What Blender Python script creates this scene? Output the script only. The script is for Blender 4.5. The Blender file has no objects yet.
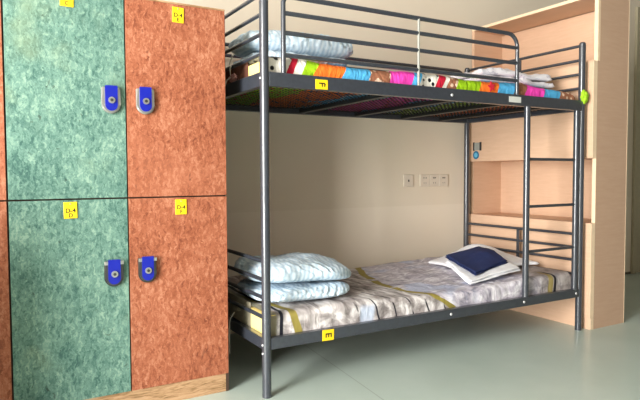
import bpy, bmesh, math, random
from mathutils import Vector, Matrix, noise

random.seed(7)
scene = bpy.context.scene
COL = scene.collection
L, W = 2.06, 0.942          # bunk post spacing, length and depth


# ------------------------------------------------------------------ helpers
def lin(c):
    return tuple(((v / 255) / 12.92 if v / 255 <= 0.04045 else ((v / 255 + 0.055) / 1.055) ** 2.4) for v in c) + (1.0,)


class N:
    """tiny node-tree builder"""
    def __init__(self, name, rough=0.6, metallic=0.0, spec=0.5):
        self.m = bpy.data.materials.new(name)
        self.m.use_nodes = True
        self.t = self.m.node_tree
        self.b = self.t.nodes['Principled BSDF']
        self.b.inputs['Roughness'].default_value = rough
        self.b.inputs['Metallic'].default_value = metallic
        self.b.inputs['Specular IOR Level'].default_value = spec

    def n(self, kind, **kw):
        nd = self.t.nodes.new(kind)
        for k, v in kw.items():
            if k.startswith('i_'):
                key = k[2:]
                key = int(key) if key.isdigit() else key.replace('_', ' ')
                self.put(nd, key, v)
            else:
                setattr(nd, k, v)
        return nd

    def put(self, nd, key, v):
        if isinstance(v, bpy.types.NodeSocket):
            self.t.links.new(v, nd.inputs[key])
        else:
            nd.inputs[key].default_value = v

    def math(self, op, a, b=0.0, c=None, clamp=False):
        nd = self.n('ShaderNodeMath', operation=op, use_clamp=clamp)
        self.put(nd, 0, a)
        self.put(nd, 1, b)
        if c is not None:
            self.put(nd, 2, c)
        return nd.outputs[0]

    def coord(self, off=(0, 0, 0), scale=(1, 1, 1)):
        tc = self.n('ShaderNodeTexCoord')
        mp = self.n('ShaderNodeMapping')
        self.put(mp, 'Vector', tc.outputs['Object'])
        mp.inputs['Location'].default_value = off
        mp.inputs['Scale'].default_value = scale
        return mp.outputs[0]

    def xyz(self, vec):
        s = self.n('ShaderNodeSeparateXYZ')
        self.put(s, 0, vec)
        return s.outputs

    def noise(self, vec, scale, detail=3, rough=0.5, dist=0.0):
        nd = self.n('ShaderNodeTexNoise')
        self.put(nd, 'Vector', vec)
        nd.inputs['Scale'].default_value = scale
        nd.inputs['Detail'].default_value = detail
        nd.inputs['Roughness'].default_value = rough
        nd.inputs['Distortion'].default_value = dist
        return nd.outputs

    def ramp(self, fac, stops, interp='LINEAR'):
        nd = self.n('ShaderNodeValToRGB')
        cr = nd.color_ramp
        cr.interpolation = interp
        while len(cr.elements) < len(stops):
            cr.elements.new(0.5)
        for e, (p, c) in zip(cr.elements, stops):
            e.position = p
        for e, (p, c) in zip(cr.elements, stops):
            e.position = p
            e.color = c
        self.put(nd, 'Fac', fac)
        return nd.outputs['Color']

    def mix(self, fac, a, b, blend='MIX'):
        nd = self.n('ShaderNodeMix', data_type='RGBA', blend_type=blend)
        self.put(nd, 0, fac)
        self.put(nd, 6, a)
        self.put(nd, 7, b)
        return nd.outputs[2]

    def step(self, v, lo, hi):
        nd = self.n('ShaderNodeMapRange', interpolation_type='SMOOTHSTEP')
        self.put(nd, 'Value', v)
        nd.inputs['From Min'].default_value = lo
        nd.inputs['From Max'].default_value = hi
        return nd.outputs[0]

    def base(self, c):
        self.put(self.b, 'Base Color', c)
        return self

    def bump(self, h, strength=0.2, dist=0.01):
        nd = self.n('ShaderNodeBump')
        self.put(nd, 'Height', h)
        nd.inputs['Strength'].default_value = strength
        nd.inputs['Distance'].default_value = dist
        self.put(self.b, 'Normal', nd.outputs[0])
        return self


def plain(name, rgb, rough=0.6, metallic=0.0, spec=0.5, var=0.04, vs=30):
    k = N(name, rough, metallic, spec)
    c = lin(rgb)
    f = k.noise(k.coord(), vs, 2)[0]
    lo = tuple(x * (1 - var) for x in c[:3]) + (1,)
    hi = tuple(min(1, x * (1 + var)) for x in c[:3]) + (1,)
    k.base(k.ramp(f, [(0.3, lo), (0.7, hi)]))
    return k.m


def link(name, me, parent=None):
    o = bpy.data.objects.new(name, me)
    COL.objects.link(o)
    if parent is not None:
        o.parent = parent
    return o


def obj(name, bm, mats, parent=None, loc=None):
    """bm is in world coordinates; the mesh is stored relative to its parent or to loc"""
    me = bpy.data.meshes.new(name)
    root = Vector((0, 0, 0))
    p = parent
    while p is not None:
        root += p.location
        p = p.parent
    if loc is not None and parent is None:
        root = Vector(loc)
    elif loc is not None:
        root += Vector(loc)
    bmesh.ops.translate(bm, verts=bm.verts, vec=-root)
    bmesh.ops.recalc_face_normals(bm, faces=bm.faces)
    bm.to_mesh(me)
    bm.free()
    for m in (mats if isinstance(mats, (list, tuple)) else [mats]):
        me.materials.append(m)
    o = link(name, me, parent)
    if loc is not None:
        o.location = loc
    return o


def thing(name, label, cat, loc, group=None):
    o = bpy.data.objects.new(name, None)
    o.empty_display_size = 0.1
    COL.objects.link(o)
    o.location = loc
    return tag(o, label, cat, group)


def tag(o, label, cat, group=None):
    o['label'] = label
    o['category'] = cat
    if group:
        o['group'] = group
    return o


def struct(name, bm, mats, parent=None):
    o = obj(name, bm, mats, parent)
    if parent is None:
        o['kind'] = 'structure'
    return o


def box(bm, x0, x1, y0, y1, z0, z1, bevel=0.0, mat=0, seg=2):
    r = bmesh.ops.create_cube(bm, size=1.0)
    vs = r['verts']
    for v in vs:
        v.co = Vector(((x0 + x1) / 2 + v.co.x * (x1 - x0), (y0 + y1) / 2 + v.co.y * (y1 - y0), (z0 + z1) / 2 + v.co.z * (z1 - z0)))
    fs = list({f for v in vs for f in v.link_faces})
    for f in fs:
        f.material_index = mat
    if bevel > 0:
        es = list({e for f in fs for e in f.edges})
        rb = bmesh.ops.bevel(bm, geom=es, offset=bevel, segments=seg, profile=0.5, affect='EDGES')
        for f in rb['faces']:
            f.material_index = mat
    return bm


def B(*a, **k):
    return box(bmesh.new(), *a, **k)


def sweep(bm, pts, r, n=14, mat=0, caps=True, closed=False):
    """tube along a polyline, smooth sides"""
    pts = [Vector(p) for p in pts]
    rings = []
    prev = None
    m = len(pts)
    for i, p in enumerate(pts):
        a = pts[(i - 1) % m] if (i > 0 or closed) else p
        b = pts[(i + 1) % m] if (i < m - 1 or closed) else p
        t = (b - a).normalized()
        if prev is None:
            up = Vector((0, 0, 1)) if abs(t.z) < 0.9 else Vector((0, 1, 0))
            u = t.cross(up).normalized()
        else:
            u = (prev - t * prev.dot(t)).normalized()
        prev = u
        w = t.cross(u)
        rr = r[i] if isinstance(r, (list, tuple)) else r
        rings.append([bm.verts.new(p + (u * math.cos(2 * math.pi * k / n) + w * math.sin(2 * math.pi * k / n)) * rr) for k in range(n)])
    for i in range(m if closed else m - 1):
        A, C = rings[i], rings[(i + 1) % m]
        for k in range(n):
            f = bm.faces.new((A[k], A[(k + 1) % n], C[(k + 1) % n], C[k]))
            f.smooth = True
            f.material_index = mat
    if caps and not closed:
        for ring in (rings[0], rings[-1]):
            f = bm.faces.new(ring)
            f.material_index = mat
            for e in f.edges:
                e.smooth = False
    return bm


def arc(c, a, b, r, n=6):
    """corner points from direction a to direction b about centre c"""
    c, a, b = Vector(c), Vector(a), Vector(b)
    return [c + (a * math.cos(t * math.pi / 2 / n) + b * math.sin(t * math.pi / 2 / n)) * r for t in range(n + 1)]


def prism(bm, outline, y0, y1, mat=0, smooth=False):
    """outline in (x, z), extruded along y"""
    A = [bm.verts.new((x, y0, z)) for x, z in outline]
    C = [bm.verts.new((x, y1, z)) for x, z in outline]
    n = len(outline)
    for f in (bm.faces.new(A), bm.faces.new(C[::-1])):
        f.material_index = mat
    for k in range(n):
        f = bm.faces.new((A[k], C[k], C[(k + 1) % n], A[(k + 1) % n]))
        f.material_index = mat
        f.smooth = smooth
    return bm


def text_into(bm, body, size, M, mat=1):
    """flat lettering added to bm; M places the xy lettering plane"""
    cu = bpy.data.curves.new('lettering', 'FONT')
    cu.body = body
    cu.size = size
    cu.align_x = 'CENTER'
    cu.align_y = 'CENTER'
    cu.extrude = 0.0004
    cu.offset = size * 0.02
    o = bpy.data.objects.new('lettering', cu)
    COL.objects.link(o)
    dg = bpy.context.evaluated_depsgraph_get()
    me = bpy.data.meshes.new_from_object(o.evaluated_get(dg))
    bpy.data.objects.remove(o)
    bpy.data.curves.remove(cu)
    me.transform(M)
    me.materials.clear()
    for p in me.polygons:
        p.material_index = mat
    bm.from_mesh(me)
    bpy.data.meshes.remove(me)


def fbm(x, y, z=0.0, s=1.0):
    return noise.fractal(Vector((x * s, y * s, z * s)), 0.9, 2.1, 3)


# ------------------------------------------------------------------ materials
def mat_metal():
    k = N('dark_grey_enamel', 0.42, 0.0, 0.4)
    k.b.inputs['Coat Weight'].default_value = 0.6
    k.b.inputs['Coat IOR'].default_value = 1.75
    k.b.inputs['Coat Roughness'].default_value = 0.16
    f = k.noise(k.coord(), 60, 3)[0]
    k.base(k.ramp(f, [(0.3, lin((47, 50, 57))), (0.7, lin((54, 58, 66)))]))
    return k.m


def mat_osb(name, cols, dark, seedoff):
    k = N(name, 0.62, 0, 0.25)
    v = k.coord(off=(seedoff, seedoff * 2, 0))
    warp = k.noise(v, 20, 3, 0.6)[1]
    vv = k.n('ShaderNodeVectorMath', operation='MULTIPLY_ADD')
    k.put(vv, 0, warp)
    vv.inputs[1].default_value = (0.05, 0.05, 0.05)
    k.put(vv, 2, v)
    flakes = []
    for ang, sc in ((0.5, (115, 115, 42)), (-0.9, (100, 100, 36)), (1.9, (150, 150, 60))):
        mp = k.n('ShaderNodeMapping')
        k.put(mp, 'Vector', vv.outputs[0])
        mp.inputs['Rotation'].default_value = (0, ang, 0)
        mp.inputs['Scale'].default_value = sc
        vo = k.n('ShaderNodeTexVoronoi')
        k.put(vo, 'Vector', mp.outputs[0])
        vo.inputs['Scale'].default_value = 1.0
        flakes.append(k.xyz(vo.outputs['Color'])[0])
    chip = k.math('MULTIPLY', k.math('ADD', k.math('ADD', flakes[0], flakes[1]), flakes[2]), 1 / 3)
    big = k.noise(v, 5, 4, 0.62, 0.6)[0]
    mid = k.noise(v, 95, 5, 0.75, 1.0)[0]
    f = k.math('ADD', k.math('MULTIPLY', chip, 0.34), k.math('ADD', k.math('MULTIPLY', big, 0.36), k.math('MULTIPLY', mid, 0.40)))
    c = k.ramp(f, [(0.40, cols[0]), (0.50, cols[1]), (0.60, cols[2]), (0.72, cols[3])])
    # worn blotches of another tint and a few dark chips
    bl = k.step(k.noise(v, 3.3, 3, 0.6)[0], 0.52, 0.72)
    c = k.mix(k.math('MULTIPLY', bl, 0.40), c, cols[4])
    sp = k.step(k.noise(k.coord(off=(seedoff, 0, 3), scale=(1, 1, 0.6)), 38, 3, 0.6, 1.4)[0], 0.65, 0.74)
    c = k.mix(k.math('MULTIPLY', sp, 0.6), c, dark)
    k.base(c)
    k.bump(mid, 0.06, 0.004)
    return k.m


def mat_wall():
    k = N('cream_wall_paint', 0.75, 0, 0.3)
    v = k.coord()
    z = k.xyz(v)[2]
    f = k.noise(v, 1.6, 3)[0]
    up = k.ramp(f, [(0.3, lin((223, 210, 190))), (0.7, lin((228, 216, 197)))])
    lo = k.ramp(f, [(0.3, lin((228, 216, 197))), (0.7, lin((233, 221, 203)))])
    k.base(k.mix(k.step(z, 0.716, 0.722), lo, up))
    k.bump(k.noise(v, 160, 2)[0], 0.04, 0.002)
    return k.m


def mat_floor():
    k = N('sage_vinyl_floor', 0.3, 0, 0.45)
    v = k.coord()
    f = k.noise(v, 2.2, 4, 0.6)[0]
    g = k.noise(v, 120, 2)[0]
    c = k.ramp(f, [(0.25, lin((176, 190, 180))), (0.75, lin((190, 202, 193)))])
    c = k.mix(k.math('MULTIPLY', g, 0.12), c, lin((140, 152, 140)))
    s = k.xyz(v)
    # welded seam between vinyl sheets, running under the bed
    d = k.math('ABSOLUTE', k.math('SUBTRACT', k.math('SUBTRACT', s[0], k.math('MULTIPLY', s[1], 0.11)), 0.436))
    k.base(k.mix(k.step(d, 0.0035, 0.001), c, lin((150, 160, 150))))
    return k.m


def mat_board(name, a, b, scale=(3, 3, 26)):
    k = N(name, 0.5, 0, 0.35)
    v = k.coord(scale=scale)
    f = k.noise(v, 3, 4, 0.6)[0]
    g = k.noise(k.coord(), 180, 2)[0]
    c = k.ramp(f, [(0.3, lin(a)), (0.7, lin(b))])
    k.base(k.mix(k.math('MULTIPLY', g, 0.16), c, tuple(x * 0.8 for x in lin(a)[:3]) + (1,)))
    return k.m


def mat_rawwood():
    k = N('raw_plinth_wood', 0.7, 0, 0.2)
    v = k.coord(scale=(5, 5, 40))
    f = k.noise(v, 2.2, 5, 0.65, 1.2)[0]
    k.base(k.ramp(f, [(0.30, lin((60, 45, 30))), (0.38, lin((132, 102, 70))), (0.55, lin((170, 136, 102))), (0.8, lin((188, 154, 122)))]))
    return k.m


def mat_pillow():
    k = N('pale_blue_cotton', 0.85, 0, 0.2)
    v = k.coord()
    w = k.n('ShaderNodeTexWave', wave_type='BANDS', bands_direction='X')
    k.put(w, 'Vector', v)
    w.inputs['Scale'].default_value = 13
    w.inputs['Distortion'].default_value = 6
    w.inputs['Detail'].default_value = 1.5
    w.inputs['Detail Scale'].default_value = 1.2
    k.base(k.ramp(w.outputs['Fac'], [(0.0, lin((180, 200, 216))), (0.55, lin((200, 217, 229))), (1.0, lin((216, 229, 238)))]))
    k.bump(k.noise(v, 22, 3, 0.5, 1.0)[0], 0.3, 0.01)
    return k.m


def mat_cloth(name, a, b, rough=0.85, print_col=None):
    k = N(name, rough, 0, 0.2)
    v = k.coord()
    f = k.noise(v, 9, 4, 0.6)[0]
    c = k.ramp(f, [(0.3, lin(a)), (0.7, lin(b))])
    if print_col:
        m = k.step(k.noise(v, 21, 2, 0.4, 1.5)[0], 0.62, 0.68)
        c = k.mix(k.math('MULTIPLY', m, 0.8), c, lin(print_col))
    k.base(c)
    k.bump(k.noise(v, 30, 3, 0.5, 0.8)[0], 0.2, 0.008)
    return k.m


UPZ = 1.3405      # underside of the upper mattress
LOZ = 0.2285       # underside of the lower mattress


def mat_patchwork(off):
    """bright patchwork cotton: blocks along the bed in the order the front edge shows"""
    k = N('patchwork_cover', 0.8, 0, 0.2)
    v = k.coord(off=off)
    x, y, z = k.xyz(v)[0:3]
    wob = k.noise(v, 5, 2)[1]
    ws = k.xyz(wob)
    front = k.step(y, 0.10, 0.03)
    x = k.math('ADD', x, k.math('MULTIPLY', k.math('MULTIPLY', k.math('SUBTRACT', z, 1.40), front), -0.5))
    xs = k.math('ADD', x, k.math('MULTIPLY', k.math('SUBTRACT', ws[0], 0.5), k.math('MULTIPLY_ADD', front, -0.09, 0.15)))
    # rows further back are shifted along
    yy = k.math('ADD', y, k.math('MULTIPLY', k.math('SUBTRACT', ws[1], 0.5), 0.12))
    row = k.math('FLOOR', k.math('DIVIDE', k.math('MAXIMUM', k.math('SUBTRACT', yy, 0.04), 0.0), 0.30))
    sh = k.math('MULTIPLY', row, 0.22)
    sh = k.math('MULTIPLY', sh, k.math('SUBTRACT', 1.0, front))
    u = k.math('FRACT', k.math('DIVIDE', k.math('ADD', xs, sh), 2.12))
    Wt, Br, Rd, Gn, Or, Bl, Pk = (lin(c) for c in ((236, 230, 218), (158, 104, 78), (205, 34, 60), (156, 200, 30), (248, 122, 44), (84, 172, 220), (238, 70, 178)))
    Bk, Cr, Tn, Db = (lin(c) for c in ((24, 24, 30), (228, 196, 170), (206, 150, 120), (30, 60, 120)))
    seq = [(0, Wt, Bk), (0.117, Rd, Rd), (0.155, Wt, Wt), (0.195, Gn, Gn), (0.254, Or, Or), (0.40, Bl, Bl), (0.542, Br, Cr),
           (0.669, Pk, Pk), (0.796, Bl, Db), (0.846, Wt, Bk), (0.955, Rd, Rd), (0.995, Wt, Wt), (1.021, Br, Cr), (1.089, Gn, Gn),
           (1.251, Or, Or), (1.384, Bl, Bl), (1.515, Br, Tn), (1.602, Pk, Pk), (1.751, Bl, Bl), (1.889, Br, Cr), (2.05, Gn, Gn)]
    a = k.ramp(u, [(p / 2.12, c) for p, c, m in seq], 'CONSTANT')
    b = k.ramp(u, [(p / 2.12, m) for p, c, m in seq], 'CONSTANT')
    under = k.step(z, 1.350, 1.345)
    ub = k.math('DIVIDE', k.math('ADD', k.math('ADD', x, k.math('MULTIPLY', ws[1], 0.3)), -0.15), 2.12)
    useq = [(0, Gn, Rd), (0.30, Or, Db), (0.58, Bl, Wt), (0.80, Pk, Rd), (1.08, Bl, Wt), (1.30, Gn, Wt), (1.62, Or, Rd), (1.78, Bl, Db), (1.95, Br, Tn)]
    a = k.mix(under, a, k.ramp(ub, [(p / 2.12, c) for p, c, m in useq], 'CONSTANT'))
    b = k.mix(under, b, k.ramp(ub, [(p / 2.12, m) for p, c, m in useq], 'CONSTANT'))
    vo = k.n('ShaderNodeTexVoronoi')
    k.put(vo, 'Vector', v)
    vo.inputs['Scale'].default_value = 34
    spot = k.step(vo.outputs['Distance'], 0.40, 0.30)
    k.base(k.mix(spot, a, b))
    k.bump(k.noise(k.coord(off=off, scale=(1.6, 1, 0.7)), 14, 3, 0.5, 1.4)[0], 0.6, 0.02)
    return k.m


def mat_printed(off):
    """grey and lilac printed cotton with olive bands and thin black lines"""
    k = N('grey_printed_cover', 0.7, 0, 0.25)
    v = k.coord(off=off)
    x, y, z = k.xyz(v)[0:3]
    t = k.math('ADD', y, k.math('MINIMUM', k.math('SUBTRACT', z, 0.335), 0.0))       # across the bed, going down the side
    wn = k.xyz(k.noise(v, 4, 2)[1])
    xw = k.math('ADD', x, k.math('MULTIPLY', k.math('SUBTRACT', wn[0], 0.5), 0.05))

    def g(val):
        return (val, val, val, 1)
    fac = k.math('DIVIDE', k.math('ADD', t, 0.15), 1.1)
    xb = k.ramp(fac, [((tt + 0.15) / 1.1, g(xx / 1.3)) for tt, xx in ((-0.15, 1.15), (-0.06, 1.07), (0.0, 0.97), (0.16, 0.87), (0.40, 0.87), (0.62, 0.94), (0.84, 1.04), (0.94, 1.10))])
    d = k.math('SUBTRACT', xw, k.math('MULTIPLY', xb, 1.3))
    # left field: warm grey with white streaks and thin black lines
    st = k.noise(k.coord(off=off, scale=(7, 2.2, 7)), 2, 3, 0.6, 0.6)[0]
    left = k.ramp(st, [(0.36, lin((128, 120, 118))), (0.49, lin((176, 168, 166))), (0.62, lin((226, 221, 219)))])
    ln = k.math('FRACT', k.math('DIVIDE', k.math('ADD', xw, k.math('MULTIPLY', t, 0.35)), 0.105))
    lmask = k.math('MULTIPLY', k.step(k.math('ABSOLUTE', k.math('SUBTRACT', ln, 0.5)), 0.06, 0.03), k.step(k.noise(v, 11, 2)[0], 0.40, 0.50))
    lmask = k.math('MULTIPLY', lmask, k.step(x, 0.42, 0.5))
    left = k.mix(lmask, left, lin((38, 36, 44)))
    # head end: one olive band with a black line beside it
    hd = k.math('ABSOLUTE', k.math('SUBTRACT', xw, k.math('SUBTRACT', 0.15, k.math('MULTIPLY', t, 0.25))))
    left = k.mix(k.step(hd, 0.021, 0.016), left, lin((148, 134, 68)))
    hb = k.math('ABSOLUTE', k.math('SUBTRACT', xw, 0.083))
    left = k.mix(k.step(hb, 0.011, 0.007), left, lin((38, 38, 48)))
    hc = k.step(xw, 0.065, 0.05)
    left = k.mix(hc, left, lin((150, 142, 120)))
    bl = k.math('MULTIPLY', k.step(k.math('ABSOLUTE', k.math('SUBTRACT', xw, 0.53)), 0.05, 0.03), k.step(t, 0.03, -0.01))
    left = k.mix(k.math('MULTIPLY', bl, 0.7), left, lin((190, 204, 226)))
    # right field: lilac marbling
    mb = k.noise(k.coord(off=off, scale=(1, 2, 1)), 9, 5, 0.68, 1.2)[0]
    right = k.ramp(mb, [(0.34, lin((136, 133, 146))), (0.45, lin((178, 171, 182))), (0.54, lin((204, 198, 206))), (0.66, lin((236, 233, 236)))])
    pb = k.math('MULTIPLY', k.step(k.noise(v, 3.4, 2)[0], 0.56, 0.66), 0.55)
    right = k.mix(pb, right, lin((178, 192, 222)))
    foot = k.step(xw, 1.66, 1.82)
    mb2 = k.noise(v, 12, 4, 0.6, 1.0)[0]
    right = k.mix(k.math('MULTIPLY', foot, 0.85), right, k.ramp(mb2, [(0.35, lin((118, 108, 102))), (0.6, lin((176, 164, 156)))]))
    fo = k.math('ABSOLUTE', k.math('SUBTRACT', xw, k.math('ADD', 1.83, k.math('MULTIPLY', t, 0.1))))
    fm = k.math('MULTIPLY', k.step(fo, 0.02, 0.014), k.step(t, 0.14, 0.10))
    right = k.mix(fm, right, lin((150, 134, 84)))
    fo2 = k.math('ABSOLUTE', k.math('SUBTRACT', xw, k.math('ADD', 1.862, k.math('MULTIPLY', t, 0.1))))
    right = k.mix(k.math('MULTIPLY', k.step(fo2, 0.012, 0.008), k.step(t, 0.14, 0.10)), right, lin((40, 38, 40)))
    c = k.mix(k.step(d, -0.01, 0.01), left, right)
    gap = k.step(k.noise(v, 7, 2)[0], 0.36, 0.44)
    c = k.mix(k.math('MULTIPLY', k.step(k.math('ABSOLUTE', d), 0.026, 0.020), gap), c, lin((150, 136, 66)))
    k.base(c)
    k.bump(k.noise(k.coord(off=off, scale=(1.7, 0.8, 0.7)), 11, 3, 0.5, 1.3)[0], 0.4, 0.02)
    return k.m


M = {
    'metal': mat_metal(),
    'green': mat_osb('green_flake_board', [lin((54, 88, 80)), lin((81, 113, 102)), lin((100, 132, 118)), lin((130, 157, 139)), lin((133, 144, 110))], lin((40, 48, 38)), 3.0),
    'orange': mat_osb('orange_flake_board', [lin((112, 58, 38)), lin((140, 79, 53)), lin((155, 94, 68)), lin((176, 119, 92)), lin((166, 104, 77))], lin((84, 40, 27)), 11.0),
    'wall': mat_wall(),
    'floor': mat_floor(),
    'ceil': plain('white_ceiling_paint', (172, 170, 165), 0.8),
    'wallfar': plain('taupe_wall_paint', (122, 115, 104), 0.8),
    'face': mat_board('birch_laminate_face', (208, 171, 142), (216, 180, 151)),
    'endp': mat_board('beige_laminate_end', (188, 155, 130), (194, 162, 137)),
    'edge': plain('pale_edge_band', (230, 204, 172), 0.45),
    'raw': mat_rawwood(),
    'blue': plain('blue_plastic', (14, 27, 142), 0.35),
    'steel': plain('brushed_steel', (196, 196, 192), 0.3, 0.85, var=0.06),
    'darksteel': plain('dark_steel', (92, 92, 92), 0.3, 0.8),
    'zinc': plain('zinc_bolt', (205, 205, 205), 0.35, 0.4),
    'yellow': plain('yellow_plastic', (238, 200, 18), 0.5),
    'ink': plain('black_ink', (40, 32, 12), 0.6),
    'label': plain('white_label', (205, 205, 200), 0.5),
    'wire': plain('dark_wire', (26, 27, 26), 0.45, 0.3),
    'foam': plain('yellow_foam', (247, 222, 138), 0.9, var=0.05, vs=90),
    'pillow': mat_pillow(),
    'white': mat_cloth('white_cotton', (238, 238, 242), (246, 246, 249)),
    'whiteprint': mat_cloth('white_printed_cotton', (228, 224, 230), (240, 237, 241), print_col=(196, 192, 204)),
    'navy': mat_cloth('navy_cotton', (32, 42, 80), (42, 53, 96)),
    'patch': None, 'printed': None,
    'cord': plain('pale_cord', (214, 206, 190), 0.8),
    'socket': plain('white_socket_plastic', (216, 205, 189), 0.4),
    'slot': plain('dark_socket_slot', (60, 54, 48), 0.6),
    'teal': plain('teal_sticker', (30, 104, 140), 0.5),
    'palblue': plain('pale_blue_sticker', (104, 180, 210), 0.5),
    'clipgrey': plain('grey_plate', (150, 150, 142), 0.5),
    'black': plain('black_plastic', (32, 32, 34), 0.5),
    'door': plain('olive_door_paint', (178, 168, 142), 0.6),
    'skirt': plain('dark_skirting', (96, 88, 74), 0.6),
    'frame': plain('white_window_frame', (232, 230, 225), 0.4),
    'brownbunch': mat_cloth('brown_pink_cotton', (104, 66, 50), (140, 92, 76), print_col=(196, 132, 128)),
    'pinkknot': mat_cloth('pink_printed_cotton', (176, 110, 104), (204, 150, 142)),
    'carcass': plain('gap_shade_board', (62, 44, 32), 0.7),  # raw wood carcass coloured dark to paint in the shade of the door gaps
    'star': plain('red_motif', (196, 26, 48), 0.8),
}

# ------------------------------------------------------------------ the room
XL, XR, YF, YB, ZC = -3.6, 5.3, -4.6, 1.0, 2.8
struct('floor', B(XL - 0.1, XR + 0.1, YF - 0.1, YB + 0.1, -0.1, 0), M['floor'])
struct('ceiling', B(XL - 0.1, XR + 0.1, YF - 0.1, YB + 0.1, ZC, ZC + 0.1), M['ceil'])
struct('wall_back', B(XL - 0.1, XR + 0.1, YB, YB + 0.1, 0, ZC), M['wall'])
struct('wall_front', B(XL - 0.1, XR + 0.1, YF - 0.1, YF, 0, ZC), M['wallfar'])
struct('wall_right', B(XR, XR + 0.1, YF, YB, 0, ZC), M['wallfar'])
WY0, WY1, WZ0, WZ1 = -3.3, -0.6, 0.58, 2.12
bm = bmesh.new()
box(bm, XL - 0.1, XL, YF, WY0, 0, ZC)
box(bm, XL - 0.1, XL, WY1, YB, 0, ZC)
box(bm, XL - 0.1, XL, WY0, WY1, 0, WZ0)
box(bm, XL - 0.1, XL, WY0, WY1, WZ1, ZC)
struct('wall_left', bm, M['wall'])
bm = bmesh.new()
for y in (WY0, (WY0 + WY1) / 2 - 0.025, WY1 - 0.05):
    box(bm, XL - 0.08, XL - 0.03, y, y + 0.05, WZ0, WZ1, 0.004)
for z in (WZ0, WZ1 - 0.05):
    box(bm, XL - 0.08, XL - 0.03, WY0 + 0.05, WY1 - 0.05, z, z + 0.05, 0.004)
struct('window_1', bm, M['frame'])
struct('added_shade_partition', B(XL, -1.25, -0.24, -0.16, 0, 0.86), M['wall'])  # unseen low partition, added to cast shade on the lower locker doors
# doorway on the back wall, at the far right
bm = bmesh.new()
box(bm, 4.20, 4.26, YB - 0.025, YB, 0, 2.46, 0.004)
box(bm, 5.16, 5.22, YB - 0.025, YB, 0, 2.46, 0.004)
box(bm, 4.26, 5.16, YB - 0.025, YB, 2.40, 2.46, 0.004)
d = struct('door_1', bm, M['door'])
obj('door_leaf', B(4.262, 5.158, YB - 0.014, YB, 0.01, 2.398, 0.003), M['door'], d)
struct('baseboard_back', B(2.55, 4.19, YB - 0.012, YB, 0, 0.02), M['skirt'])

# ------------------------------------------------------------------ lockers
YD = 0.148
lk = thing('locker_bank', 'tall flake board locker bank with green and orange doors beside the bunk bed', 'lockers', (-0.735, 0.55, 0))
bm = bmesh.new()
box(bm, -1.365, -0.112, YD + 0.02, 0.97, 0.08, 1.637, 0.0)
box(bm, -0.1245, -0.112, YD + 0.003, 0.97, 0.0, 0.0795)
obj('carcass', bm, M['carcass'], lk)
obj('top_board', B(-1.365, -0.112, YD - 0.0005, 0.97, 1.6372, 1.644, 0.0008), M['raw'], lk)
obj('plinth', B(-1.36, -0.125, YD + 0.004, 0.95, 0.0, 0.0795, 0.001), M['raw'], lk)


def rounded_u(w, h, cz, n=14, rt=0.004):
    """outline of a tab: square top, round bottom"""
    r = w / 2
    pts = [(-r, h / 2 - rt), (-r + rt, h / 2), (r - rt, h / 2), (r, h / 2 - rt)]
    for i in range(n + 1):
        a = -math.pi * i / n
        pts.append((r * math.cos(a), -h / 2 + r + r * math.sin(a)))
    return [(x, z + cz) for x, z in pts]


def door_hardware(door, x, z, dark):
    y = YD
    bm = bmesh.new()
    o = rounded_u(0.070, 0.100, 0)
    prism(bm, [(x + a, z + b) for a, b in o], y - 0.016, y - 0.0005, smooth=True)
    bmesh.ops.bevel(bm, geom=[e for e in bm.edges if all(abs(v.co.y - (y - 0.016)) < 1e-6 for v in e.verts)], offset=0.004, segments=2, affect='EDGES')
    obj('handle_bezel', bm, M['darksteel' if dark else 'steel'], door)
    bm = bmesh.new()
    o = rounded_u(0.046, 0.096, 0.008, rt=0.002)
    prism(bm, [(x + a, z + b) for a, b in o], y - 0.021, y - 0.0155, smooth=True)
    if dark:
        pass
    obj('handle_plate', bm, M['blue'], door)
    bm = bmesh.new()
    sweep(bm, [(x, y - 0.0205, z), (x, y - 0.027, z)], 0.0125, 20)
    sweep(bm, [(x, y - 0.027, z), (x, y - 0.0285, z)], 0.006, 12, mat=1)
    obj('lock_button', bm, [M['steel'], M['darksteel']], door)
    if dark:
        for s in (-1, 1):
            obj('handle_corner', B(x + s * 0.029 - 0.007, x + s * 0.029 + 0.007, y - 0.019, y - 0.0162, z + 0.036, z + 0.050, 0.001), M['steel'], door)


def number_tag(door, x, z, second, tilt=0.0):
    bm = bmesh.new()
    box(bm, -0.024, 0.024, -0.004, -0.0005, -0.031, 0.031, 0.002)
    R = Matrix.Translation((0, -0.0042, -0.002)) @ Matrix.Rotation(math.pi / 2, 4, 'X')
    text_into(bm, 'D-4', 0.023, R)
    R = Matrix.Translation((0, -0.0042, -0.020)) @ Matrix.Rotation(math.pi / 2, 4, 'X')
    text_into(bm, second, 0.021, R)
    sweep(bm, [(0, -0.0035, 0.024), (0, -0.0065, 0.024)], 0.003, 10, mat=2)
    bmesh.ops.rotate(bm, verts=bm.verts, cent=(0, 0, 0), matrix=Matrix.Rotation(tilt, 3, 'Y'))
    bmesh.ops.translate(bm, verts=bm.verts, vec=(x, YD, z))
    obj('number_tag', bm, [M['yellow'], M['ink'], M['steel']], door)


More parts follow.
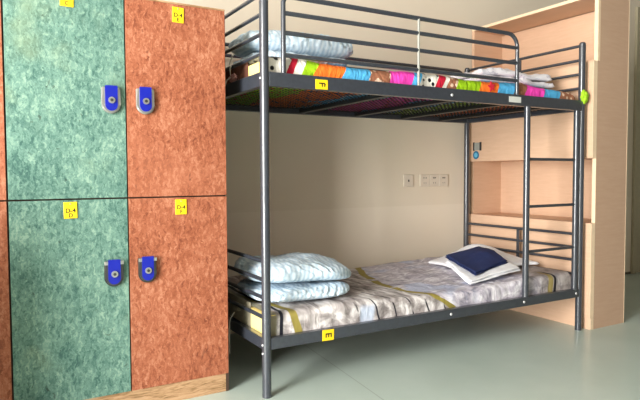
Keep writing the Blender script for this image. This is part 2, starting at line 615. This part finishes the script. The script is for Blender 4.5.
doors = [
    (-1.355, -0.948, 0.857, 1.6365, 'orange', 'orange upper door at the left edge', None, None),
    (-1.355, -0.948, 0.080, 0.851, 'orange', 'orange lower door at the left edge', None, None),
    (-0.942, -0.5285, 0.857, 1.6365, 'green', 'green upper door', (-0.584, 1.232, False), (-0.733, 1.601, 'C', 0.02)),
    (-0.942, -0.5285, 0.080, 0.851, 'green', 'green lower door', (-0.586, 0.560, True), (-0.737, 0.813, 'D', -0.02)),
    (-0.5235, -0.1135, 0.857, 1.6365, 'orange', 'orange upper door beside the bed', (-0.454, 1.235, False), (-0.315, 1.594, 'E', 0.02)),
    (-0.5235, -0.1135, 0.080, 0.851, 'orange', 'orange lower door beside the bed', (-0.457, 0.563, True), (-0.3145, 0.812, 'F', 0.0)),
]
for i, (x0, x1, z0, z1, m, lab, h, t) in enumerate(doors):
    dr = obj('locker_door', B(x0, x1, YD, YD + 0.018, z0, z1, 0.0012), M[m], lk)
    dr['label'] = lab
    if h:
        door_hardware(dr, *h)
    if t:
        number_tag(dr, *t)

# ------------------------------------------------------------------ the bunk bed
bed = thing('bunk_bed', 'dark grey metal bunk bed with ladder and guard rail against the cream wall', 'bunk bed', (L / 2, W / 2, 0))
MT = M['metal']
RP = 0.0195
for x in (0, L):
    for y in (0, W):
        bm = sweep(bmesh.new(), [(x, y, 0.012), (x, y, 1.704)], RP, 24)
        sweep(bm, [(x, y, 1.704), (x, y, 1.712)], [RP * 0.98, RP * 0.7], 24)
        p = obj('post', bm, MT, bed)
        obj('foot_cap', sweep(bmesh.new(), [(x, y, 0.0), (x, y, 0.014)], RP + 0.0004, 24), M['metal'], p)
ZU0, ZU1, ZL0, ZL1 = 1.3103, 1.3696, 0.2035, 0.2535
for z0, z1 in ((ZU0, ZU1), (ZL0, ZL1)):
    for y in (0, W):
        obj('side_rail', B(0.016, L - 0.016, y - 0.015, y + 0.015, z0, z1, 0.003), MT, bed)
    for x in (0, L):
        obj('end_rail', B(x - 0.015, x + 0.015, 0.016, W - 0.016, z0, z1, 0.003), MT, bed)
    for x in (0, L):
        bars = (1.694, 1.610, 1.528, 1.445) if z0 > 1 else (0.577, 0.497, 0.420, 0.335)
        for z in bars:
            obj('end_bar', sweep(bmesh.new(), [(x, 0.015, z), (x, W - 0.015, z)], 0.0088, 14), MT, bed)
        obj('centre_upright', B(x - 0.005, x + 0.005, 0.452, 0.472, z1 - 0.002, bars[0] + 0.002, 0.001), MT, bed)
# guard rails: bent outer tube, bars inside
for y, nm in ((0.0, 'front'), (W, 'back')):
    x0, x1, zt, rc = 0.090, 1.507, 1.693, 0.07
    if y > 0:
        x0, x1, zt = 0.03, L - 0.03, 1.684
    pts = [(x0, y, ZU1 - 0.02)] + arc((x0 + 0.03, y, zt - 0.03), (-1, 0, 0), (0, 0, 1), 0.03) + arc((x1 - rc, y, zt - rc), (0, 0, 1), (1, 0, 0), rc) + [(x1, y, ZU1 - 0.02)]
    g = obj('guard_rail', sweep(bmesh.new(), pts, 0.0105, 16), MT, bed)
    for z in (1.622, 1.540, 1.446):
        obj('guard_bar', sweep(bmesh.new(), [(x0 + 0.005, y, z), (x1 - 0.005, y, z)], 0.0098, 14), MT, g)
    u = obj('guard_upright', sweep(bmesh.new(), [(0.817, y - 0.004, ZU1 - 0.005), (0.817, y - 0.004, zt)], 0.0062, 12), M['clipgrey'], g)
    u['label'] = 'thin bright upright'
# ladder
for x in (1.592, 2.017):
    obj('ladder_stile', sweep(bmesh.new(), [(x, 0.0, ZL1 - 0.002), (x, 0.0, ZU0 + 0.002)], 0.0175, 20), MT, bed)
for z in (1.022, 0.758, 0.505):
    obj('ladder_rung', sweep(bmesh.new(), [(1.605, 0.0, z), (2.004, 0.0, z)], 0.0085, 14), MT, bed)
# slats and wire mesh that carry the mattresses
for z in (ZU0 + 0.026, ZL0 + 0.021):
    bm = bmesh.new()
    pitch = 0.03
    x = 0.03
    while x < L - 0.02:
        box(bm, x - 0.0012, x + 0.0012, 0.014, W - 0.014, z, z + 0.0024)
        x += pitch
    y = 0.03
    while y < W - 0.02:
        box(bm, 0.014, L - 0.014, y - 0.0012, y + 0.0012, z + 0.0012, z + 0.0036)
        y += pitch
    obj('wire_mesh', bm, M['wire'], bed)
    for x in (0.285, 0.68, 1.085, 1.46, 1.80):
        if z > 1 and x < 0.3 :
            continue
        obj('cross_slat', B(x - 0.02, x + 0.02, 0.013, W - 0.013, z - 0.020, z - 0.0005, 0.002), M['wire'], bed)
# bolts
for x, z in ((1.023, 1.337), (1.025, 0.2285), (1.565, 0.229), (2.014, 0.2285)):
    obj('bolt', sweep(bmesh.new(), [(x, -0.0145, z), (x, -0.0175, z), (x, -0.0195, z)], [0.0075, 0.0075, 0.004], 14), M['zinc'], bed)
for z in (1.342, 0.226, 0.190):
    obj('bolt', sweep(bmesh.new(), [(-0.018, -0.004, z), (-0.022, -0.004, z), (-0.0235, -0.004, z)], [0.005, 0.005, 0.003], 12), M['zinc'], bed)
# berth tags: the letters lie on their side
for xc, zc, w, h, s, tl in ((0.2665, 1.334, 0.062, 0.042, "'F", -0.01), (0.2945, 0.2275, 0.060, 0.049, 'E', 0.03)):
    bm = bmesh.new()
    box(bm, -w / 2, w / 2, -0.002, -0.0002, -h / 2, h / 2, 0.0008)
    R = Matrix.Translation((0.0, -0.0022, 0.0)) @ Matrix.Rotation(math.pi / 2, 4, 'X') @ Matrix.Rotation(-math.pi / 2, 4, 'Z')
    if s == 'E':
        text_into(bm, 'E', 0.044, R)
    else:
        text_into(bm, 'F', 0.044, R)
        box(bm, 0.018, 0.022, -0.0026, -0.0019, -0.002, 0.001, mat=1)
    bmesh.ops.rotate(bm, verts=bm.verts, cent=(0, 0, 0), matrix=Matrix.Rotation(tl, 3, 'Y'))
    bmesh.ops.translate(bm, verts=bm.verts, vec=(xc, -0.0150, zc))
    o = obj('berth_tag', bm, [M['yellow'], M['ink']], bed)
    o['label'] = 'yellow tag with a sideways letter ' + ('E' if s == 'E' else 'F')
o = obj('rail_sticker', B(1.430, 1.522, -0.0165, -0.0150, 1.326, 1.357, 0.0004), M['label'], bed)
o['label'] = 'pale maker sticker'


# ------------------------------------------------------------------ mattresses
def cover_mesh(z0, ztop, x0, x1, y0, y1, amp, seed, nx=150):
    """rounded cloth cover: bottom, front, top and back, closed at the foot, open at the head"""
    bm = bmesh.new()
    prof = []          # (y, kind, s)
    r = 0.035
    for i in range(18):
        t = i / 17
        prof.append((y1 - r + (y0 - y1 + 2 * r) * t, 0.0, 'b'))
    for i in range(1, 9):
        prof.append((y0 + 0.0, 0.05 + 0.75 * i / 9, 'f'))
    for i in range(1, 8):
        a = math.pi / 2 * i / 7
        prof.append((y0 + r - r * math.cos(a), ('r', math.sin(a)), 'c'))
    for i in range(1, 26):
        prof.append((y0 + r + (y1 - y0 - 2 * r) * i / 26, 1.0, 't'))
    for i in range(0, 7):
        a = math.pi / 2 * i / 7
        prof.append((y1 - r + r * math.sin(a), ('r', math.cos(a)), 'c'))
    for i in range(1, 7):
        prof.append((y1, 0.8 - 0.75 * i / 7, 'k'))
    rings = []
    for ix in range(nx + 1):
        x = x0 + (x1 - x0) * ix / nx
        ring = []
        ex = min(1.0, (x1 - x) / 0.03)
        round_ = 1 - (1 - ex) ** 2 * 0.45 if ex < 1 else 1
        for (y, h, kd) in prof:
            zt = ztop(x, y)
            if isinstance(h, tuple):
                zz = zt - r + r * h[1]
            elif kd == 'b':
                zz = z0
            elif kd == 't':
                zz = zt
            else:
                zz = z0 + (zt - r - z0) * (h / 0.8)
            w = 0 if kd == 'b' else 1
            dn = fbm(x * 6, y * 6, zz * 8 + seed) * amp * w
            fold = math.sin(x * 58 + 6 * fbm(x * 3, y, seed)) * amp * 0.35 * w
            yy = y
            if kd in 'fc' and y < 0.3:
                yy = y + abs(dn) * 0.5 + fold * 0.4
                yy = max(yy, y0 - 0.001)
            if kd in 'tc':
                zz += dn + fold * 0.3
            zz = z0 + (zz - z0) * round_
            ring.append(bm.verts.new((x, yy, zz)))
        rings.append(ring)
    n = len(prof)
    for a, b in zip(rings, rings[1:]):
        for j in range(n):
            f = bm.faces.new((a[j], a[(j + 1) % n], b[(j + 1) % n], b[j]))
            f.smooth = True
    f = bm.faces.new(rings[-1])
    f.smooth = False
    return bm


def lump(bm, c, rx, ry, rz, seed, amp=0.25, mat=0):
    r = bmesh.ops.create_icosphere(bm, subdivisions=4, radius=1.0)
    for v in r['verts']:
        p = v.co.copy()
        k = 1 + amp * fbm(p.x * 1.6 + seed, p.y * 1.6, p.z * 1.6) + amp * 0.3 * math.sin(p.z * 9 + p.y * 6 + seed)
        v.co = Vector((c[0] + p.x * rx * k, c[1] + p.y * ry * k, c[2] + p.z * rz * k))
        for f in v.link_faces:
            f.smooth = True
            f.material_index = mat
    return bm


def up_top(x, y):
    return 1.440 + 0.006 * math.sin(x * 9) - (0.008 if x > 1.6 else 0) - 0.012 * max(0, (x - 1.85) / 0.2)


def lo_top(x, y):
    z = 0.352 - 0.022 * math.exp(-((x - 1.1) / 0.45) ** 2)
    return z + 0.013 * (y / 0.9) ** 2 - 0.003 * (y / 0.9)


MX0, MX1, MY0, MY1 = 0.020, L - 0.022, 0.0185, W - 0.020
for nm, z0, top, label, mk, seed in (
        ('mattress', UPZ, up_top, 'mattress in bright patchwork cover on the upper bunk', mat_patchwork, 1.0),
        ('mattress', LOZ, lo_top, 'mattress in grey and lilac printed cover on the lower bunk', mat_printed, 5.0)):
    root = thing('mattress', label, 'mattress', (L / 2, W / 2, z0))
    cm = mk((L / 2, W / 2, z0))
    M['patch' if z0 > 1 else 'printed'] = cm
    cov = obj('cover', cover_mesh(z0, top, MX0, MX1, MY0, MY1, 0.007, seed), cm, root)
    bm = bmesh.new()
    zt = top(0.03, 0.2) - 0.012
    box(bm, MX0 - 0.001, MX0 + 0.20, MY0 + 0.010, MY1 - 0.012, z0 + 0.006, zt, 0.006)
    box(bm, MX0 + 0.20, MX1 - 0.03, MY0 + 0.010, MY1 - 0.012, z0 + 0.006, zt - 0.04, 0.006)
    fo = obj('foam_core', bm, M['foam'], root)
    fo['label'] = 'pale yellow foam showing at the open end'
    # cover bunched up across the end, tied by a cord
    bm = bmesh.new()
    nseg = 40
    rows = []
    for i in range(nseg + 1):
        y = 0.205 + (MY1 - 0.215) * i / nseg
        row = []
        for j in range(11):
            t = j / 10
            z = z0 + 0.015 + (zt - z0 + 0.008) * t
            bul = math.sin(math.pi * t) ** 0.6
            e = min(1, i / 4)
            x = MX0 - 0.0025 - bul * e * (0.006 + 0.004 * math.sin(y * 70 + 3 * t) + 0.003 * fbm(y * 20, z * 20, seed))
            row.append(bm.verts.new((x, y, z)))
        rows.append(row)
    for a, b in zip(rows, rows[1:]):
        for j in range(10):
            f = bm.faces.new((a[j], a[j + 1], b[j + 1], b[j]))
            f.smooth = True
    obj('bunched_end', bm, M['brownbunch'] if z0 > 1 else cm, root)
    zk = 1.393 if z0 > 1 else 0.313
    bm = bmesh.new()
    lump(bm, (0.000 if z0 > 1 else 0.008, 0.345, zk), 0.012, 0.040, 0.018 if z0 > 1 else 0.014, seed * 3, 0.3)
    obj('gathered_knot', bm, M['pinkknot'] if z0 > 1 else cm, root)
    bm = bmesh.new()
    if z0 > 1:
        sweep(bm, [(-0.008, 0.35, zk + 0.005), (-0.022, 0.37, zk - 0.01), (-0.024, 0.39, zk - 0.035), (-0.022, 0.42, zk - 0.04), (-0.018, 0.46, zk - 0.02)], 0.003, 8)
        sweep(bm, [(-0.006, 0.36, zk + 0.01), (-0.016, 0.34, zk + 0.04), (-0.016, 0.33, zk + 0.052)], [0.002, 0.003, 0.004], 8)
        sweep(bm, [(-0.012, 0.36, zk + 0.06), (-0.014, 0.31, zk + 0.098)], [0.002, 0.005], 8)
    else:
        sweep(bm, [(-0.004, 0.35, zk - 0.02), (-0.020, 0.36, zk - 0.05), (-0.022, 0.366, 0.24), (-0.022, 0.37, 0.17), (-0.021, 0.372, 0.09)], 0.0022, 8)
    obj('tie_cord', bm, M['cord'], root)
    if z0 > 1:
        # green corner of the cover hitched round the post at the foot
        bm = bmesh.new()
        lump(bm, (2.054, -0.022, 1.392), 0.026, 0.018, 0.036, 4.2, 0.22)
        gcm = plain('green_cover_corner', (156, 200, 30), 0.8)
        o = obj('hitched_corner', bm, gcm, root)
        o['label'] = 'lime green corner of the cover caught round the post'
        # red star on an orange block
        bm = bmesh.new()
        pts = []
        for i in range(10):
            a = math.pi / 2 + i * math.pi / 5 + 0.2
            rr = 0.030 if i % 2 == 0 else 0.014
            pts.append((1.335 + rr * math.cos(a), 1.405 + rr * math.sin(a)))
        prism(bm, pts, MY0 - 0.0025, MY0 + 0.004)
        o = obj('star_motif', bm, M['star'], root)
        o['label'] = 'red star'


# ------------------------------------------------------------------ soft goods
def pillow_mesh(dx, dy, dz, seed, sag=0.0, q=4.5, ed=0.62):
    """plump cushion with blunt pleated edges, local coordinates, base at z = 0"""
    bm = bmesh.new()
    n, m = 220, 44
    rings = []
    for j in range(m + 1):
        t = -math.pi / 2 + math.pi * j / m            # -90 deg: middle of the underside, +90: middle of the top
        ring = []
        for i in range(n):
            a = 2 * math.pi * i / n
            # plan outline: squarish with round corners
            ca, sa = math.cos(a), math.sin(a)
            rr = (abs(ca) ** q + abs(sa) ** q) ** (-1 / q)
            rc = math.copysign(abs(math.cos(t)) ** ed, math.cos(t)) if abs(math.cos(t)) > 1e-9 else 0.0
            x, y = ca * rr * rc * dx / 2, sa * rr * rc * dy / 2
            st = math.sin(t)
            z = math.copysign(abs(st) ** 0.85, st)
            edge = rc ** 3
            ph = (x * 0.9 + y * 0.35) * 165 - 2.4 * z + 9.0 * fbm(x * 3.5, y * 3.5, z * 0.7 + seed)
            pl = 0.65 * math.sin(ph) * (0.6 + 0.9 * fbm(x * 9 + 3, y * 9, z + seed)) + 0.4 * math.sin(ph * 1.73 + 4 * fbm(x * 8, y * 8, seed))
            k = 1 + edge * (0.022 * pl + 0.030 * fbm(x * 6 + seed, y * 6, z))
            zz = dz / 2 + z * dz / 2 + (0.0048 * pl * (0.35 + edge) + 0.014 * fbm(x * 5 + seed, y * 5, 2.0)) * (1 if z > -0.2 else 0.2)
            zz -= sag * dz * 0.35 * max(0.0, (2 * x / dx)) ** 3
            ring.append(bm.verts.new((x * k, y * k, max(zz, 0.0))))
        rings.append(ring)
    for a_, b_ in zip(rings, rings[1:]):
        for i in range(n):
            f = bm.faces.new((a_[i], a_[(i + 1) % n], b_[(i + 1) % n], b_[i]))
            f.smooth = True
    bmesh.ops.remove_doubles(bm, verts=bm.verts, dist=1e-5)
    return bm


def pillow(label, loc, dims, seed, rz=0.0, ry=0.0, sag=0.3, group=None, q=4.5, ed=0.62):
    o = obj('pillow', pillow_mesh(*dims, seed, sag, q, ed), M['pillow'])
    o.location = loc
    o.rotation_euler = (0, ry, rz)
    return tag(o, label, 'pillow', group)


PG = 'pale blue pillows on the bunk bed'
pillow('pale blue pillow lying on the lower mattress, under another pillow', (0.290, 0.322, 0.350), (0.50, 0.48, 0.080), 1.3, rz=-0.10, group=PG, sag=0.1, q=3.4)
pillow('pale blue pillow on top of the other pillow on the lower bunk', (0.300, 0.340, 0.431), (0.53, 0.47, 0.106), 7.7, rz=-0.12, group=PG, sag=1.0, q=3.4)
pillow('pale blue pillow on the upper mattress, under another pillow', (0.31, 0.37, 1.451), (0.50, 0.42, 0.060), 4.1, group=PG)
pillow('pale blue rolled pillow on top of the other pillow on the upper bunk', (0.330, 0.385, 1.514), (0.57, 0.32, 0.112), 9.4, group=PG, sag=0.15, q=9, ed=0.45)


def cloth_slab(corners, thick, seed, dome=0.0, layers=1, amp=0.004, n=44, dc=(0.5, 0.5)):
    """folded cloth: corners as four (x, y, z) of the underside in order, with soft edges; layers drawn as stacked folds"""
    bm = bmesh.new()
    c = [Vector(p) for p in corners]
    for ly in range(layers):
        th = thick / layers
        sh = 1 - 0.035 * ly
        def at(u, v):
            u2, v2 = 0.5 + (u - 0.5) * sh, 0.5 + (v - 0.5) * sh
            p = (c[0] * (1 - u2) + c[1] * u2) * (1 - v2) + (c[3] * (1 - u2) + c[2] * u2) * v2
            g = math.exp(-(((u2 - dc[0]) / 0.38) ** 2 + ((v2 - dc[1]) / 0.38) ** 2))
            p.z += dome * g + th * ly
            q = fbm(p.x * 9 + seed, p.y * 9, ly * 3.1)
            p.x += 0.008 * fbm(p.y * 8, p.x * 3, seed + ly)
            p.y += 0.008 * fbm(p.x * 8, p.y * 3, seed + 4 + ly)
            return p, q
        T, Bt = [], []
        for i in range(n + 1):
            rt, rb = [], []
            for j in range(n + 1):
                u, v = i / n, j / n
                p, q = at(u, v)
                e = min(u, 1 - u, v, 1 - v) * n
                ed = min(1.0, e / 2.0)
                ed = math.sqrt(max(0, 1 - (1 - ed) ** 2))
                rt.append(bm.verts.new(p + Vector((0, 0, th * (0.5 + 0.5 * ed) * 0.97 + amp * q * ed))))
                if e < 0.5:
                    rb.append(rt[-1])
                else:
                    rb.append(bm.verts.new(p + Vector((0, 0, th * (0.5 - 0.5 * ed) + 0.3 * amp * (q + 1) * ed))))
            T.append(rt)
            Bt.append(rb)
        for g, fl in ((T, 0), (Bt, 1)):
            for i in range(n):
                for j in range(n):
                    q = (g[i][j], g[i + 1][j], g[i + 1][j + 1], g[i][j + 1])
                    f = bm.faces.new(q[::-1] if fl else q)
                    f.smooth = True
    return bm


def cloth(name, label, cat, bm, mat):
    vs = [v.co for v in bm.verts]
    c = Vector((sum(v.x for v in vs) / len(vs), sum(v.y for v in vs) / len(vs), min(v.z for v in vs)))
    return tag(obj(name, bm, mat, None, c), label, cat)


bm = cloth_slab([(1.485, 0.70, 0.350), (1.45, 0.30, 0.350), (2.02, 0.25, 0.356), (1.98, 0.82, 0.356)], 0.022, 2.0, dome=0.100, dc=(0.42, 0.62))
cloth('folded_sheet', 'large crumpled white sheet at the bottom of the cloth pile on the lower bunk', 'sheet', bm, M['white'])
bm = cloth_slab([(1.47, 0.52, 0.384), (1.215, 0.055, 0.345), (1.70, 0.115, 0.364), (1.86, 0.56, 0.412)], 0.022, 5.0, dome=0.026, layers=2, dc=(0.6, 0.75))
cloth('folded_cloth', 'folded white cloth directly under the navy cloth on the lower bunk', 'cloth', bm, M['white'])
bm = cloth_slab([(1.49, 0.545, 0.414), (1.31, 0.105, 0.378), (1.675, 0.195, 0.400), (1.775, 0.53, 0.452)], 0.020, 8.0, dome=0.036, layers=2, dc=(0.55, 0.75), amp=0.003)
cloth('folded_cloth', 'navy blue folded cloth on top of the white pile on the lower bunk', 'cloth', bm, M['navy'])
bm = cloth_slab([(1.40, 0.17, 1.452), (1.97, 0.12, 1.444), (2.03, 0.45, 1.444), (1.45, 0.58, 1.452)], 0.080, 3.0, dome=0.035, layers=2, amp=0.022)
cloth('folded_sheet', 'folded white printed sheet on the upper mattress near the foot end', 'sheet', bm, M['whiteprint'])

# ------------------------------------------------------------------ storage unit at the foot of the bed
CX0, CX1, CY0, CY1 = 2.148, 2.452, -0.040, 0.985
cab = thing('storage_unit', 'tall pale wood storage unit with open niches at the foot of the bunk bed', 'cabinet', ((CX0 + CX1) / 2, (CY0 + CY1) / 2, 0))
F, EP, ED = M['face'], M['endp'], M['edge']
ZT = 2.012
T = 0.024
# end panel that faces the room, wide laminate between two pale edges
bm = bmesh.new()
box(bm, CX0, CX1, CY0, CY0 + T, 0, ZT, 0.0006)
o = obj('end_panel', bm, EP, cab)
bm = B(CX0 - 0.0012, CX0 + 0.0008, CY0 + 0.0005, CY0 + T, 0.0, ZT)
box(bm, CX1 - 0.004, CX1 + 0.0012, CY0 - 0.0008, CY0 + T, 0.0, ZT)
box(bm, CX0 - 0.0012, CX0 + 0.020, CY0 - 0.0008, CY0 + 0.0002, 1.608, ZT)
obj('edge_band', bm, ED, o)
obj('wall_panel', B(CX0, CX1, CY1 - T, CY1, 0, ZT, 0.0006), F, cab)
obj('back_panel', B(CX1 - 0.014, CX1, CY0 + T, CY1 - T, 0, ZT - T), F, cab)
tp = obj('top_board', B(CX0, CX1, CY0 + T, CY1 - T, ZT - 0.019, ZT, 0.0006), F, cab)
obj('edge_band', B(CX0 - 0.0012, CX0 + 0.0004, CY0 + T, CY1, ZT - 0.018, ZT), ED, tp)
obj('niche_floor', B(CX0 + 0.0005, CX1 - 0.014, CY0 + T, CY1 - T, 1.585, 1.607), F, cab)
obj('niche_ceiling', B(CX0 + 0.0005, CX1 - 0.014, CY0 + T, CY1 - T, 1.033, 1.055), F, cab)
obj('niche_shelf', B(CX0 + 0.0005, CX1 - 0.014, CY0 + T, CY1 - T, 0.620, 0.6425), F, cab)
FX = CX0 - 0.036
for z0, z1 in ((1.032, 1.607), (0.070, 0.643)):
    fp = obj('front_panel', B(FX, CX0 - 0.001, CY0 + 0.001, CY1, z0, z1, 0.0008), F, cab)
    obj('edge_band', B(FX + 0.0004, CX0 - 0.0012, CY0 - 0.0004, CY0 + 0.0015, z0 + 0.0008, z1 - 0.0008), ED, fp)
pl = obj('plinth', B(CX0 - 0.030, CX0 - 0.001, CY0 + 0.001, CY1, 0, 0.069, 0.0006), F, cab)
obj('edge_band', B(CX0 - 0.0298, CX0 - 0.0012, CY0 - 0.0004, CY0 + 0.0015, 0.0005, 0.0685), ED, pl)
bm = B(FX - 0.006, FX - 0.0004, 0.850, 0.922, 1.113, 1.168, 0.001)
box(bm, FX - 0.008, FX - 0.0004, 0.912, 0.925, 1.110, 1.171, 0.001, mat=1)
box(bm, FX - 0.008, FX - 0.0004, 0.847, 0.860, 1.110, 1.171, 0.001, mat=1)
o = obj('wall_plate', bm, [M['clipgrey'], M['black']], cab)
o['label'] = 'small grey plate with black sides'
bm = sweep(bmesh.new(), [(FX - 0.0003, 0.900, 1.078), (FX - 0.0018, 0.900, 1.078)], 0.030, 28)
sweep(bm, [(FX - 0.0016, 0.900, 1.078), (FX - 0.0024, 0.900, 1.078)], 0.017, 20, mat=1)
o = obj('round_sticker', bm, [M['teal'], M['palblue']], cab)
o['label'] = 'round blue sticker'

# ------------------------------------------------------------------ wall sockets
SG = 'wall sockets over the lower bunk'
for x, kind, lab in ((1.560, 'one', 'single square wall socket standing apart on the cream wall'),
                     (1.707, 'two', 'leftmost of three joined wall sockets above the lower bunk'),
                     (1.7955, 'three', 'middle of three joined wall sockets above the lower bunk'),
                     (1.884, 'three', 'rightmost of three joined wall sockets, nearest the bed post')):
    z = 0.895
    root = thing('wall_socket', lab, 'socket', (x, YB, z), SG)
    obj('cover_plate', B(x - 0.043, x + 0.043, YB - 0.009, YB - 0.0002, z - 0.043, z + 0.043, 0.003), M['socket'], root)
    if kind == 'one':
        spots = [(0, 0, 0.006, 0.008)]
    else:
        spots = [(q * 0.010, 0.019, 0.003, 0.005) for q in ((-1, 1) if kind == 'two' else (-1, 0, 1))] + [(q * 0.009, -0.017, 0.0015, 0.005) for q in (-1, 1)]
    for dx, dz, hx, hz in spots:
        obj('socket_slot', B(x + dx - hx, x + dx + hx, YB - 0.0096, YB - 0.0085, z + dz - hz, z + dz + hz), M['slot'], root)

# ------------------------------------------------------------------ light
wd = bpy.data.worlds.new('World')
scene.world = wd
wd.use_nodes = True
bg = wd.node_tree.nodes['Background']
bg.inputs[0].default_value = (0.85, 0.92, 1.0, 1)
bg.inputs[1].default_value = 1.5


def area(name, loc, target, sx, sy, power, col):
    la = bpy.data.lights.new(name, 'AREA')
    la.shape = 'RECTANGLE'
    la.size, la.size_y = sx, sy
    la.energy = power
    la.color = col
    o = bpy.data.objects.new(name, la)
    COL.objects.link(o)
    o.location = loc
    o.rotation_euler = (Vector(target) - Vector(loc)).to_track_quat('-Z', 'Z').to_euler()
    return o


area('window_daylight', (XL + 0.02, (WY0 + WY1) / 2, (WZ0 + WZ1) / 2), (XL + 1, (WY0 + WY1) / 2, (WZ0 + WZ1) / 2), WY1 - WY0 - 0.1, WZ1 - WZ0 - 0.1, 425, (1.0, 0.985, 0.96))

# ------------------------------------------------------------------ camera
cam = bpy.data.cameras.new('camera')
cam.sensor_width = 36.0
cam.lens = 581.1455 / 640 * 36
cam.clip_start = 0.05
co = bpy.data.objects.new('camera', cam)
COL.objects.link(co)
yaw, pitch, roll = -0.5265, -0.0447, -0.0046
fw = Vector((-math.sin(yaw) * math.cos(pitch), math.cos(yaw) * math.cos(pitch), math.sin(pitch)))
rt = Vector((math.cos(yaw), math.sin(yaw), 0))
up = rt.cross(fw)
r2 = rt * math.cos(roll) + up * math.sin(roll)
u2 = -rt * math.sin(roll) + up * math.cos(roll)
co.matrix_world = Matrix(((r2.x, u2.x, -fw.x, -1.0222), (r2.y, u2.y, -fw.y, -2.2143), (r2.z, u2.z, -fw.z, 0.945), (0, 0, 0, 1)))
scene.camera = co

vs = scene.view_settings
vs.view_transform = 'Standard'
vs.look = 'None'
vs.gamma = 1.0
vs.use_curve_mapping = False
vs.exposure = 0.4
